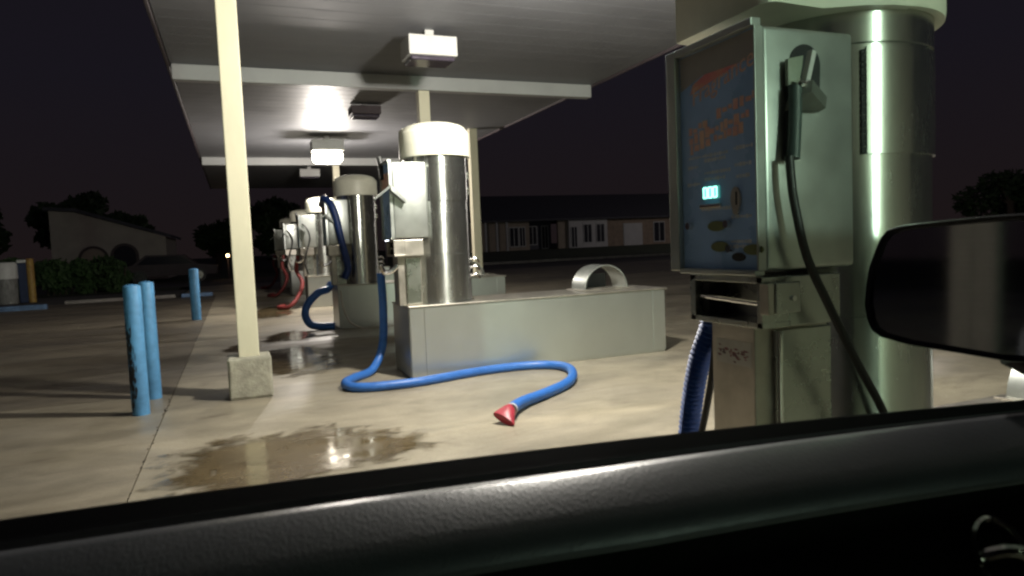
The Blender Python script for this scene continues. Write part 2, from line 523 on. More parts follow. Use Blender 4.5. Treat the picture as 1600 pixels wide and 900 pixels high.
# ribbed deck, one pan at a time: ribs run across the canopy
mb = MB(OFF)
pitch_y = 0.30
ny = int((CY1 - CY0) / pitch_y)
prof = []
for i in range(ny):
    y = CY0 + i * pitch_y
    prof += [(y, 0.0), (y + 0.278, 0.0), (y + 0.283, 0.0016), (y + 0.293, 0.0016)]
prof.append((CY1, 0.0))
A = [mb.bm.verts.new(Vector((CX0, y, CZ + z)) - mb.off) for y, z in prof]
B = [mb.bm.verts.new(Vector((CX1, y, CZ + z)) - mb.off) for y, z in prof]
for i in range(len(prof) - 1): mb.bm.faces.new((A[i], A[i + 1], B[i + 1], B[i]))
mb.build('ceiling_deck', M['ceil'], can)
mb = MB(OFF); mb.box(CX0 - .02, CX1 + .02, CY0 - .02, CY1 + .02, CZ + 0.05, CZ + 0.30); mb.build('roof_slab', M['trim_dark'], can)
for yb in (0.6, 9.85, 18.95):
    mb = MB(OFF); mb.box(CX0 + .01, CX1 - .01, yb, yb + 0.16, CZ - 0.20, CZ - 0.002, 0.01); mb.build('beam', M['beam'], can)
for x0 in (CX0 - 0.05, CX1 + 0.012):
    mb = MB(OFF); mb.box(x0, x0 + 0.038, CY0 - .02, CY1 + .02, CZ - 0.03, CZ + 0.32, 0.008); mb.build('fascia', M['trim_dark'], can)

def post(x, y, w, blk, bh, top, label):
    t = thing('canopy_post', (x, y, 0), label, 'post', 'posts holding up the canopy')
    o = (x, y, 0)
    mb = MB(o); mb.box(x - w / 2, x + w / 2, y - w / 2, y + w / 2, bh - 0.02, top, 0.008); mb.build('column', M['cream'], t)
    if blk:
        mb = MB(o)
        mb.box(x - blk / 2, x + blk / 2, y - blk / 2, y + blk / 2, 0, bh, 0.022, 3)
        for v in mb.bm.verts:
            v.co += Vector((random.uniform(-1, 1), random.uniform(-1, 1), random.uniform(-1, 1))) * 0.004
        mb.build('footing', M['block'], t)
    return t
post(0.073, 6.50, 0.17, 0.36, 0.355, CZ - 0.003, 'cream square post on a concrete block, nearest to the blue bollards')
post(2.70, 9.93, 0.16, None, 0.0, CZ - 0.205, 'square post mostly hidden behind the second vacuum and its cream cap')
post(2.68, 19.03, 0.17, None, 0.0, CZ - 0.205, 'far square post right under the glowing canopy lamp')
post(4.87, 14.1, 0.17, 0.60, 0.60, CZ - 0.003, 'tan post on a grey block along the right edge of the canopy')

def fixture(x, y, z, lit, label, lensmat=None, power=0, color=(1, .9, .76), sz=(0.56, 0.40, 0.22), hm='fixture'):
    t = thing('canopy_light', (x, y, z), label, 'light', 'box lights under the canopy')
    o = (x, y, z)
    a, b, h = sz[0] / 2, sz[1] / 2, sz[2]
    mb = MB(o); mb.box(x - a, x + a, y - b, y + b, z, z + h, 0.012); mb.build('housing', M[hm], t)
    mb = MB(o); mb.box(x - a + .025, x + a - .025, y - b + .025, y + b - .025, z - (0.24 if lit else 0.05), z - 0.002, 0.09 if lit else 0.02, 4)
    mb.build('lens', lensmat if lit else M['lens_off'], t)
    mb = MB(o); mb.box(x - .05, x + .05, y - .05, y + .05, z + h + .002, CZ - .002); mb.build('stem', M['fixture'], t)
    if power:
        ld = bpy.data.lights.new('lamp_glow', 'POINT')
        ld.energy = power
        ld.color = color
        ld.shadow_soft_size = 0.10
        lo = bpy.data.objects.new('lamp_glow', ld)
        COL.objects.link(lo)
        lo.parent = t
        lo.location = (0, 0, -0.38)
    return t
fixture(2.22, 7.80, 3.38, False, 'unlit white box light above the second vacuum')
fixture(2.23, 12.0, 3.52, False, 'dark box light between the two canopy beams, further back', hm='trim_dark', sz=(0.5, 0.36, 0.14))
fixture(2.0, 15.3, 3.36, True, 'glowing box light near the far beam', M['lamp_white'], 520, (1, .92, .84), (0.66, 0.46, 0.22))
fixture(2.2, 4.55, 3.36, True, 'lit box light out ahead of the second vacuum', M['lamp_white'], 680, (1, .95, .855))
fixture(2.3, 0.1, 3.36, False, 'unlit box light above the nearest vacuum')
fixture(2.2, 21.0, 3.40, False, 'pale box light beyond the far beam')

# the wash building's wall behind the car, with the greenish lamp that lights the vacuums from the front
wl = thing('wash_building', (2.0, -6.3, 0), 'block wall of the wash building behind the car', 'building')
mb = MB((2.0, -6.3, 0)); mb.box(-6, 12, -6.6, -6.0, 0, 4.2); mb.build('wall', M['block'], wl)
sl = thing('wall_lamp', (2.45, -5.98, 2.75), 'greenish lamp on the wash building wall behind the car', 'lamp')
mb = MB((2.45, -5.98, 2.75)); mb.box(2.25, 2.65, -5.995, -5.85, 2.72, 2.95, .02); mb.build('housing', M['fixture'], sl)
mb = MB((2.45, -5.98, 2.75)); mb.box(2.28, 2.62, -5.97, -5.80, 2.56, 2.715, .04, 3); mb.build('lens', M['lamp_green'], sl)
ld = bpy.data.lights.new('lamp_glow', 'POINT'); ld.energy = 680; ld.color = (.72, 1, .78); ld.shadow_soft_size = .12
lo = bpy.data.objects.new('lamp_glow', ld); COL.objects.link(lo); lo.parent = sl; lo.location = (0, .45, -.15)

# ------------------------------------------------------------------ vacuums
def vacuum(yf, zo, label, near=False, dx=0.0):
    """yf: world Y of the control box front; zo: height shift of everything above the base"""
    cx, cy = (2.0, 0.29) if near else (1.91, 0.34)
    t = thing('car_vacuum', (1.91, yf + 0.33, 0), label, 'vacuum', 'coin operated vacuums under the canopy')
    off = (1.91, 0.33, 0)
    def mbn(): return MB(off)
    bt = 0.69 + zo - (0.12 if near else 0)
    # base cabinet
    mb = mbn(); mb.box(1.50, 4.31, -0.005, 0.70, 0.0, bt - 0.012, 0.006); base = mb.build('base_cabinet', M['steel'], t)
    mb = mbn(); mb.box(1.485, 4.345, -0.022, 0.72, bt - 0.012, bt + 0.004, 0.004); mb.build('top_plate', M['steel_warm'], base)
    for x0, x1 in ((1.494, 1.63), (1.634, 4.16), (4.164, 4.316)):
        mb = mbn(); mb.box(x0, x1, -0.012, -0.002, 0.025, bt - 0.016, 0.002); mb.build('front_panel', M['steel'], base)
    mb = mbn(); mb.box(1.488, 1.499, 0.0, 0.69, 0.025, bt - 0.016, 0.002); mb.build('end_panel', M['steel'], base)
    # half round intake hood on the base
    hx, hy0, hy1, hr = 3.80, 0.34, 0.66, 0.27
    mb = mbn()
    n = 24
    def arc(y, r): return [mb.bm.verts.new(Vector((hx - r * math.cos(math.pi * i / n), y, bt + 0.004 + r * math.sin(math.pi * i / n))) - mb.off) for i in range(n + 1)]
    a, b, c, d = arc(hy0, hr), arc(hy1, hr), arc(hy0, hr - .012), arc(hy1, hr - .012)
    for i in range(n):
        mb.bm.faces.new((a[i], b[i], b[i + 1], a[i + 1]))
        mb.bm.faces.new((c[i], c[i + 1], d[i + 1], d[i]))
        mb.bm.faces.new((a[i], a[i + 1], c[i + 1], c[i]))
    hood = mb.build('intake_hood', M['steel_flat'], t, smooth=True)
    mb = mbn(); mb.box(hx - hr - .05, hx + hr + .06, hy0 - .05, hy1 + .03, bt + 0.0045, bt + 0.014, 0.003); mb.build('flange', M['steel_warm'], hood)
    mb = mbn(); mb.box(hx - .16, hx + .16, hy1 - .02, hy1 - .008, bt + .015, bt + 0.17); mb.build('grille', M['dark'], hood)
    # tank
    z0, z1 = bt + 0.004, (2.14 if near else 2.11) + zo
    mb = mbn(); mb.lathe(cx, cy, [(0, z0), (0.33, z0), (0.33, z0 + .012), (.31, z0 + .014), (0.308, 1.165 + zo), (0.303, 1.168 + zo), (0.303, 1.174 + zo), (0.308, 1.177 + zo),
                                  (0.308, 2.02 + zo), (0.314, 2.024 + zo), (0.314, z1), (0, z1)], 64)
    tank = mb.build('tank', M['steel_tank'], t, smooth=True)
    # curved door on the tank with a piano hinge on its left edge
    a0, a1 = R(-118), R(-22)
    mb = mbn()
    n = 26
    za, zb = 1.68 + zo, 2.01 + zo
    rows = []
    for r, z in ((0.308, za), (0.3165, za), (0.3165, zb), (0.308, zb)):
        rows.append([mb.bm.verts.new(Vector((cx + r * math.cos(a0 + (a1 - a0) * i / n), cy + r * math.sin(a0 + (a1 - a0) * i / n), z)) - mb.off) for i in range(n + 1)])
    for A, B in zip(rows, rows[1:]):
        for i in range(n): mb.bm.faces.new((A[i], A[i + 1], B[i + 1], B[i]))
    door = mb.build('tank_door', M['steel_tank'], t, smooth=True)
    mb = mbn()
    for i in range(16):
        z = za + 0.004 + (zb - za - 0.008) * i / 16
        for q in ((a0 - .035, .3135),):
            px, py = cx + q[1] * math.cos(q[0]), cy + q[1] * math.sin(q[0])
            dr = Vector((math.cos(q[0]), math.sin(q[0]), 0)); tg = Vector((-dr.y, dr.x, 0))
            mb.obox((px, py, z + .0065), dr * .006, tg * .006, Vector((0, 0, .0075 if i % 2 else .0098)))
    mb.build('hinge', M['dark'], door)
    for z in (1.76, 1.80, 1.91, 1.95):
        q = R(-17)
        px, py = cx + .318 * math.cos(q), cy + .318 * math.sin(q)
        dr = Vector((math.cos(q), math.sin(q), 0)); tg = Vector((-dr.y, dr.x, 0))
        mb = mbn(); mb.obox((px, py, z + zo), dr * .016, tg * .028, Vector((0, 0, .012)), .003); mb.build('latch', M['chrome'], t)
    for k, z in enumerate((1.10, 1.02, 0.94)):
        q = R(-12)
        px, py = cx + .31 * math.cos(q), cy + .31 * math.sin(q)
        mb = mbn(); mb.tube([(px, py, z + zo), (px + .05, py - .01, z + .01 + zo), (px + .085, py - .02, z - .035 + zo)], .012, 8); mb.build('hose_hook', M['chrome'], t)
    # cream cap with a low dome, and the flat sign header in front of it
    zc = (2.122 if near else 2.112) + zo
    pr = [(0.0, zc + .02), (0.30, zc + .02), (0.315, zc), (0.345, zc - .002), (0.348, zc + .02), (0.346, zc + .22), (0.338, zc + .245), (0.318, zc + .262)]
    pr += [(0.318 * math.cos(R(a)), zc + .262 + 0.085 * math.sin(R(a))) for a in (15, 30, 45, 60, 75)] + [(0, zc + .348)]
    mb = mbn(); mb.lathe(cx, cy, pr, 64); mb.build('cap', M['dome'], t, smooth=True)
    x0 = 1.44 + dx if near else 1.615
    mb = mbn()
    zh = (2.1185 if near else 2.105) + zo
    ya, yb_ = (0.03, 0.47) if near else (0.40, 0.58)
    mb.poly_prism([(x0, yb_, zh), (x0, ya + .03, zh), (x0 + .012, ya + .006, zh), (x0 + .035, ya - .004, zh), (cx - .30, cy - .255 if near else ya + .01, zh), (cx - .19, cy - .312 if near else ya + .01, zh), (cx - .10, cy - .3385 if near else ya + .01, zh), (cx - .02, cy - .347 if near else ya + .01, zh), (cx - .02, cy + .30, zh)], (0, 0, .305))
    hd = mb.build('sign_header', M['dome'], t, smooth=True)
    # control box
    bx0, bx1 = 1.37 + dx, 1.72 + dx * 1.6
    by1 = 0.375
    bz0, bz1 = 1.335 + zo, 2.04 + zo
    mb = mbn(); mb.box(bx0 + .025, bx1, 0.0, by1, bz0, bz1, 0.014, 3); cb = mb.build('control_box', M['steel_flat'], t, smooth=True)
    mb = mbn()
    mb.box(bx0 - .012, bx0 + .024, by1 - .005, by1 + .045, bz0 - .004, bz1 + .02, .003)
    mb.box(bx0 - .012, bx0 + .024, .004, by1 - .006, bz1 - .004, bz1 + .02, .003)
    mb.box(bx0 - .012, bx0 + .024, .004, by1 - .006, bz0 - .012, bz0 + .004, .003)
    mb.box(bx0 - .004, bx0 + .026, -.0012, .0055, bz0 + .004, bz1 - .004, .001)
    mb.build('panel_frame', M['steel_flat'], cb)
    mb = mbn(); mb.box(bx0 + .008, bx0 + .0245, .006, by1 - .006, bz0 + .005, bz1 - .005); sp = mb.build('instruction_panel', M['sign_blue'], cb)
    px = bx0 + .0078
    if near:
        # local panel coordinates: u from the far edge (left in view) to the near edge, v upwards
        def pm(u, v, rot=0.0):
            return Matrix.Translation(Vector((px, u, v)) - Vector(off)) @ Matrix(((0, 0, -1, 0), (-1, 0, 0, 0), (0, 1, 0, 0), (0, 0, 0, 1))) @ Matrix.Rotation(rot, 4, 'Z')
        mb = mbn(); mb.poly_prism([(px, .01, bz1 - .008), (px, .366, bz1 - .008), (px, .366, bz1 - .115), (px, .25, bz1 - .085), (px, .01, bz1 - .09)], (-.0005, 0, 0)); mb.build('panel_top_band', M['sign_grey'], sp)
        text_mesh('Fragrance', 0.076, pm(.165, 1.722 + zo + .2, R(13)), M['print_orange'], 'title_lettering', sp, 0.25)
        mb = mbn()
        mb.poly_prism([(px + .0002, .315, 1.905 + zo), (px + .0002, .02, 1.962 + zo), (px + .0002, .02, 1.985 + zo), (px + .0002, .20, 1.968 + zo), (px + .0002, .30, 1.935 + zo)], (-.0006, 0, 0))
        mb.build('title_flash', M['print_red'], sp)
        mb = mbn()
        rnd = random.Random(3)
        for (u, v, wd) in ((.28, 1.795, .09), (.10, 1.835, .17), (.27, 1.765, .11), (.13, 1.785, .18), (.28, 1.735, .08), (.14, 1.755, .12)):
            u0 = u + wd / 2
            while u0 > u - wd / 2:
                q = rnd.uniform(.012, .026)
                h = rnd.uniform(.006, .017)
                vv = v + zo + (u - u0) * .16 + rnd.uniform(-.004, .004)
                mb.box(px - .0006, px + .0002, u0 - q, u0, vv - h, vv + h)
                u0 -= q + rnd.uniform(.003, .008)
        tag(mb.build('worn_heading_print', M['print_orange'], sp), None, kind='stuff')
        mb = mbn()
        for (u, v, wd) in ((.30, 1.70, .06), (.20, 1.70, .12), (.07, 1.705, .08), (.20, 1.685, .10), (.31, 1.67, .05), (.19, 1.645, .12), (.07, 1.655, .07), (.20, 1.625, .10), (.31, 1.615, .06), (.07, 1.62, .06), (.2, 1.53, .14), (.08, 1.50, .09), (.09, 1.425, .08), (.1, 1.41, .1)):
            u0 = u + wd / 2
            while u0 > u - wd / 2:
                q = rnd.uniform(.005, .012)
                h = rnd.uniform(.0025, .006)
                mb.box(px - .0005, px + .0002, u0 - q, u0, v + zo - h, v + zo + h)
                u0 -= q + rnd.uniform(.002, .005)
        tag(mb.build('worn_instruction_print', M['print_pale'], sp), None, kind='stuff')
        # glowing digits, lock, keypad buttons
        mb = mbn(); mb.box(px - .006, px,   .176, .256, 1.562 + zo, 1.602 + zo, .002); dsp = mb.build('display', M['led_back'], sp)
        mb = mbn()
        def seg7(u, v, on, s=.010):
            q = .0026
            S = {'a': (u, v + 2 * s, s, q), 'g': (u, v, s, q), 'd': (u, v - 2 * s, s, q), 'f': (u + s, v + s, q, s), 'b': (u - s, v + s, q, s), 'e': (u + s, v - s, q, s), 'c': (u - s, v - s, q, s)}
            for k in on:
                a_, b_, w_, h_ = S[k]
                mb.box(px - .0085, px - .0062, a_ - w_, a_ + w_, b_ - h_, b_ + h_)
        for u in (.240, .216, .192): seg7(u, 1.582 + zo, 'abcdef', .0078)
        mb.build('digits', M['led'], dsp)
        mb = mbn(); mb.box(px - .012, px, .165, .268, 1.533 + zo, 1.546 + zo, .003); mb.build('display_shelf', M['chrome'], sp)
        mb = mbn()
        mb.poly_prism([(px, .10 + .021 * math.cos(2 * math.pi * i / 24), 1.553 + zo + .036 * math.sin(2 * math.pi * i / 24) - (.012 if 15 < i < 21 else 0)) for i in range(24)], (-.007, 0, 0))
        lk = mb.build('coin_slot_plate', M['steel_warm'], sp)
        mb = mbn(); mb.box(px - .009, px - .0072, .092, .096, 1.535 + zo, 1.575 + zo); mb.build('coin_slot', M['dark'], lk)
        for (u, v) in ((.195, 1.475), (.18, 1.41), (.03, 1.40)):
            mb = mbn()
            mb.poly_prism([(px, u + .042 * math.cos(2 * math.pi * i / 20), v + zo + .016 * math.sin(2 * math.pi * i / 20)) for i in range(20)], (-.004, 0, 0))
            mb.build('selector_plate', M['olive'], sp)
        for (u, v) in ((.135, 1.48), (.125, 1.404), (.325, 1.48)):
            mb = mbn()
            mb.tube([(px - .001, u, v + zo), (px - .018, u, v + zo)], .012, 12, smooth=False)
            mb.build('knob', M['chrome'], sp)
        mb = mbn(); mb.poly_prism([(px, .095 + .03 * math.cos(2 * math.pi * i / 20), 1.378 + zo + .013 * math.sin(2 * math.pi * i / 20)) for i in range(20)], (-.003, 0, 0)); mb.build('knob_hole', M['dark'], sp)
    else:
        mb = mbn(); mb.box(px - .0006, px + .0002, .05, .38, 1.80 + zo, 1.95 + zo); mb.build('title_flash', M['print_orange'], sp)
    # holster on the front face
    if near:
        fy = -0.001
        cxh, zt = 1.588, 1.955
        def keyhole(w, zb, y, d):
            pts = [(cxh + w * math.cos(R(a)), y, zt - .02 + zo + w * math.sin(R(a))) for a in range(0, 181, 12)]
            pts += [(cxh - w - .018, y, zb + zo), (cxh + w * .9, y, zb + zo)]
            return pts
        mb = mbn(); mb.poly_prism(keyhole(.058, 1.81, fy, 0), (0, -.004, 0)); mb.build('holster_opening', M['dark'], cb)
        mb = mbn(); mb.poly_prism([(1.515, fy - .003, 1.92 + zo), (1.545, fy - .003, 1.92 + zo), (1.53, fy - .003, 1.655 + zo), (1.503, fy - .003, 1.655 + zo)], (0, -.010, 0)); mb.build('holster_strap', M['dark'], cb)
        mb = mbn()
        mb.poly_prism([(1.515, -.03, 1.860 + zo), (1.545, -.075, 1.872 + zo), (1.645, -.03, 1.838 + zo), (1.640, -.005, 1.830 + zo), (1.515, -.005, 1.830 + zo)], (-.012, -.006, -.034))
        mb.build('holster_bracket', M['bracket'], cb)
        g = thing('spray_gun', (1.52, yf - .05, 1.66 + zo), 'grey green spray gun resting in the holster of the nearest vacuum', 'spray gun')
        go = (1.52, -.05, 1.66 + zo)
        mb = MB(go); mb.poly_prism([(1.500, -.030, 1.940 + zo), (1.556, -.030, 1.952 + zo), (1.548, -.034, 1.915 + zo), (1.535, -.034, 1.872 + zo), (1.500, -.030, 1.866 + zo)], (0, .012, 0)); mb.build('head', M['gun'], g)
        mb = MB(go); mb.poly_prism([(1.566, -.056, 1.963 + zo), (1.580, -.056, 1.957 + zo), (1.553, -.056, 1.868 + zo), (1.539, -.056, 1.871 + zo)], (0, .02, 0)); mb.build('trigger', M['fixture'], g)
        mb = MB(go); mb.tube([(1.515, -.04, 1.862 + zo), (1.512, -.042, 1.79 + zo), (1.503, -.045, 1.70 + zo), (1.497, -.048, 1.655 + zo)], .019, 14, taper=.95); mb.build('grip', M['grip'], g, smooth=True)
        mb = MB(go); mb.tube([(1.512, -.05, 1.87 + zo), (1.530, -.055, 1.862 + zo), (1.55, -.05, 1.868 + zo)], .012, 8); mb.build('swivel', M['chrome'], g, smooth=True)
        mb = MB(go); mb.tube([(1.480, -.05, 1.662 + zo), (1.482, -.053, 1.60 + zo), (1.492, -.055, 1.525 + zo), (1.529, -.06, 1.375 + zo), (1.612, -.06, 1.225 + zo), (1.724, -.06, 1.04 + zo), (1.828, -.06, .88 + zo), (1.90, -.05, .72 + zo)], .0125, 12); mb.build('hose', M['black'], g, smooth=True)
    else:
        mb = mbn()
        mb.poly_prism([(1.36, -.10, 1.82 + zo), (1.36, -.10, 1.795 + zo), (1.215, -.07, 1.685 + zo), (1.215, -.07, 1.705 + zo)], (0, .05, 0))
        mb.poly_prism([(1.361, -.10, 1.82 + zo), (1.361, -.10, 1.77 + zo), (1.50, -.07, 1.655 + zo), (1.50, -.07, 1.69 + zo)], (0, .069, 0))
        mb.build('holster_bracket', M['steel_flat'], cb)
        mb = mbn(); mb.tube([(1.375, .30, 1.90 + zo), (1.36, .30, 2.05 + zo), (1.345, .30, 2.12 + zo)], .028, 10); mb.build('nozzle_holder', M['black'], cb, smooth=True)
        mb = mbn(); mb.tube([(1.43, .1, 1.08 + zo), (1.37, .1, 1.03 + zo), (1.30, .1, 1.02 + zo), (1.27, .1, 1.09 + zo)], .024, 8); mb.build('hose_hook', M['chrome'], t, smooth=True)
    # coin box
    qx0, qx1 = 1.385 + dx, 1.665 + dx * 1.6
    qz0, qz1 = 1.165 + zo, 1.318 + zo
    mb = mbn()
    mb.box(qx0 + .10, qx1, .008, .35, qz0 + .001, qz1 - .001, .004)
    mb.box(qx0, qx0 + .10, .008, .03, qz0 + .001, qz1 - .001)
    mb.box(qx0, qx0 + .10, .325, .35, qz0 + .001, qz1 - .001)
    mb.box(qx0, qx0 + .101, .0075, .3505, qz1 - .0185, qz1, .002)
    mb.box(qx0, qx0 + .101, .0075, .3505, qz0, qz0 + .0185, .002)
    bx = mb.build('coin_box', M['steel_warm'] if not near else M['steel_dark'], t)
    mb = mbn(); mb.tube([(qx0 + .02, .32, qz0 + .082), (qx0 + .02, .03, qz0 + .072)], .0085, 10, smooth=False); mb.build('guard_bar', M['chrome'], bx, smooth=True)
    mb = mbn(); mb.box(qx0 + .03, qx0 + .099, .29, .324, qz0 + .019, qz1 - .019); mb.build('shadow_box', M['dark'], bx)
    if near:
        mb = mbn(); mb.box(qx0 + .012, qx0 + .105, -.035, .006, 1.213 + zo, 1.303 + zo, .003); lb = mb.build('lock_box', M['steel_dark'], bx)
        mb = mbn(); mb.box(qx0 - .012, qx0 + .0115, -.030, .006, 1.21 + zo, 1.30 + zo, .003); mb.build('lock_side', M['steel_warm'], lb)
        mb = mbn(); mb.tube([(qx0 + .075, -.034, 1.255 + zo), (qx0 + .075, -.042, 1.255 + zo)], .008, 12, smooth=False); mb.build('keyhole', M['chrome'], lb)
    # pedestal
    ex0, ex1 = 1.43 + dx, 1.655 + dx * 3
    mb = mbn(); mb.box(ex0, ex1, .095, .30, bt + .004, qz0 - .001, .005); pd = mb.build('pedestal', M['steel_warm'], t)
    mb = mbn(); mb.box(ex0 + .07, ex1 - .012, .078, .094, bt + .02, qz0 - .02, .004); dp = mb.build('pedestal_door', M['steel_dark'], pd)
    mb = mbn(); mb.box(ex0 + .072, ex0 + .086, .066, .0775, bt + .022, qz0 - .022, .003); mb.build('door_lip', M['chrome'], dp)
    if near:
        mb = mbn(); mb.box(ex0 - .0014, ex0 - .0002, .108, .275, 1.03 + zo, 1.108 + zo); st = mb.build('decal', M['decal'], pd)
        mb = mbn()
        rnd = random.Random(11)
        for i in range(34):
            u, v = rnd.uniform(.125, .26), rnd.gauss(1.068, .014) + zo
            a_, b_ = rnd.uniform(.004, .014), rnd.uniform(.002, .006)
            mb.poly_prism([(ex0 - .0015, u - a_, v), (ex0 - .0015, u, v + b_), (ex0 - .0015, u + a_, v + b_ * .4), (ex0 - .0015, u, v - b_)], (-.0004, 0, 0))
        tag(mb.build('worn_print', M['decal_red'], st), None, kind='stuff')
    return t

v1 = vacuum(1.59, -0.20, 'nearest steel vacuum with blue instruction panel and lit digits', near=True, dx=0.04)
v2 = vacuum(6.35, 0.0, 'whole steel vacuum under a cream domed cap, blue hose lying in front')
labs = ['steel vacuum directly behind the whole domed one, navy hose over its front',
        'fourth vacuum back in the row, tan lit rim on its cap',
        'fifth vacuum back, a pale box wedged between the fourth and the last',
        'last pale vacuum of the row beside the cream post']
for i, l in enumerate(labs):
    c = copy_tree(v2)
    c.location = (1.91, 6.35 + 4.76 * (i + 1) + 0.33, 0)
    c['label'] = l

# ------------------------------------------------------------------ hoses
def hose(name, pts, r, material, label, rib=0.0, loc=None, step=.05, n=14):
    t = thing(name, loc or pts[0], label, 'hose', 'vacuum hoses')
    o = Vector(loc or pts[0])
    mb = MB(o); mb.tube(pts, r, n, rib=rib, step=step); mb.build('hose_tube', material, t, smooth=True, angle=80)
    return t, o
pts = [(1.37, 6.98, 1.0), (1.375, 6.98, .62), (1.34, 6.95, .26), (1.20, 6.80, .06), (.98, 6.55, .042), (.87, 6.34, .042), (.90, 6.12, .042), (1.10, 6.02, .042), (1.50, 6.02, .042), (2.04, 6.17, .042), (2.50, 6.21, .042), (2.80, 6.10, .042), (2.88, 5.86, .042), (2.76, 5.52, .042), (2.55, 5.22, .042), (2.24, 4.97, .042), (1.98, 4.78, .05), (1.83, 4.62, .06), (1.755, 4.50, .07)]
t, o = hose('vacuum_hose', pts, .041, M['hose_blue'], 'bright blue hose curling over the concrete to a red nozzle', step=.011, rib=.0016)
mb = MB(o); mb.tube([(1.765, 4.515, .07), (1.745, 4.48, .071)], .046, 16, smooth=False); mb.build('cuff', M['white_trim'], t, smooth=True)
d = Vector((-.62, -.62, -.12)).normalized()
s = Vector((.50, -.86, -.30)).normalized()
c0 = Vector((1.745, 4.48, .072))
u = Vector((0, 0, 1))
mb = MB(o)
ring = []
for dist, hw, hh, dz in ((0, .043, .043, 0), (.03, .05, .046, 0), (.05, .06, .045, 0), (.125, .095, .03, -.012), (.135, .095, .026, -.014), (.13, .085, .02, -.014)):
    cc = c0 + d * dist + u * dz
    ring.append([mb.bm.verts.new(cc + s * hw * math.cos(a) + u * hh * math.sin(a) - o) for a in [2 * math.pi * k / 16 for k in range(16)]])
for A, B in zip(ring, ring[1:]):
    for i in range(16): mb.bm.faces.new((A[i], A[(i + 1) % 16], B[(i + 1) % 16], B[i]))
mb.bm.faces.new(ring[0]); mb.bm.faces.new(ring[-1])
mb.build('nozzle', M['red'], t, smooth=True, angle=50)
hose('vacuum_hose', [(1.50, 1.92, 1.02), (1.50, 1.935, .93), (1.505, 2.0, .82), (1.515, 2.06, .68), (1.525, 2.11, .50), (1.53, 2.14, .30), (1.5, 2.2, .08), (1.4, 2.4, .045)], .034, M['hose_mid'],
     'ribbed navy hose hanging down behind the nearest vacuum', rib=.0058, step=.0095, n=18)
hose('vacuum_hose', [(1.505, 1.90, .98), (1.50, 1.925, .80), (1.50, 1.965, .65), (1.50, 2.02, .48), (1.50, 2.08, .25), (1.5, 2.2, .06)], .012, M['black'],
     'thin black hose beside the ribbed navy one')
hose('vacuum_hose', [(1.36, 11.45, 1.98), (1.37, 11.2, 2.06), (1.46, 11.06, 1.95), (1.52, 11.04, 1.75), (1.57, 11.04, 1.45), (1.63, 11.05, 1.15), (1.66, 11.06, .95), (1.60, 11.08, .80)], .055, M['hose_navy'],
     'thick navy hose draped down the front of the third vacuum')
hose('vacuum_hose', [(1.45, 11.6, .70), (1.38, 11.5, .62), (1.22, 11.4, .58), (1.05, 11.35, .42), (.99, 11.3, .25), (1.06, 11.25, .10), (1.22, 11.2, .06), (1.42, 11.15, .055)], .06, M['hose_blue'],
     'blue hose looped beside the third vacuum base')
hose('vacuum_hose', [(1.50, 10.86, .62), (1.51, 10.8, .40), (1.58, 10.70, .16), (1.75, 10.62, .05), (1.95, 10.7, .03), (2.1, 10.9, .03)], .014, M['steel_warm'],
     'thin grey line trailing off the third vacuum base')
for k, (y, m_, lab) in enumerate(((16.0, 'hose_red', 'red hose hanging on the fourth vacuum'), (20.7, 'hose_red', 'red hose lying by the fifth vacuum'), (25.5, 'hose_red', 'dull red hose lying at the last vacuum'))):
    hose('vacuum_hose', [(1.34, y + .2, 1.15), (1.28, y + .1, .85), (1.38, y - .05, .55), (1.25, y - .2, .25), (1.05, y - .3, .06), (.85, y - .1, .05), (1.0, y + .3, .05)], .045, M[m_], lab)
for k, y in enumerate((15.75, 20.5)):
    hose('vacuum_hose', [(1.36, y + .3, 1.9), (1.50, y + .05, 1.80), (1.58, y, 1.55), (1.50, y, 1.25), (1.44, y - .02, 1.0), (1.5, y - .02, .75)], .018, M['black'],
         ('thin black hose crossing the front of the fourth vacuum', 'thin black hose crossing the front of the fifth vacuum')[k])

# ------------------------------------------------------------------ bollards
def bollard(x, y, r, h, mtl, label, scuffs=False):
    t = thing('bollard', (x, y, 0), label, 'bollard', 'painted steel bollards')
    mb = MB((x, y, 0)); mb.lathe(x, y, [(0, 0), (r, 0), (r, h - .012), (r * .93, h + .004), (r * .6, h + .014), (0, h + .018)], 28); mb.build('pipe', mtl, t, smooth=True)
    if scuffs:
        rnd = random.Random(5)
        mb = MB((x, y, 0))
        for i in range(130):
            z = rnd.triangular(.04, .78, .36)
            a = R(rnd.gauss(228, 15))
            wd, ht = rnd.uniform(.06, .3), rnd.uniform(.008, .045)
            k = 4
            lo = [mb.bm.verts.new((( r + .0012) * math.cos(a + wd * (q / k - .5)), (r + .0012) * math.sin(a + wd * (q / k - .5)), z - ht * math.sin(math.pi * (q + .3) / (k + .6)))) for q in range(k + 1)]
            hi = [mb.bm.verts.new(((r + .0012) * math.cos(a + wd * (q / k - .5)), (r + .0012) * math.sin(a + wd * (q / k - .5)), z + ht * math.sin(math.pi * (q + .3) / (k + .6)))) for q in range(k + 1)]
            for q in range(k): mb.bm.faces.new((lo[q], lo[q + 1], hi[q + 1], hi[q]))
        tag(mb.build('scuff_marks', M['scuff'], t), None, kind='stuff')
    return t
bollard(-0.765, 6.21, .066, 1.03, M['bollard'], 'light blue bollard in front of its twin, dark scuffs low on its side', True)
bollard(-0.732, 6.86, .062, 1.03, M['bollard'], 'light blue bollard half hidden behind its scuffed twin')
bollard(-0.745, 14.85, .088, .99, M['bollard'], 'blue bollard standing alone far back by the wheel stop')
bollard(-5.99, 26.0, .105, 1.38, M['yellow'], 'yellow bollard beside the white bin on the far left')
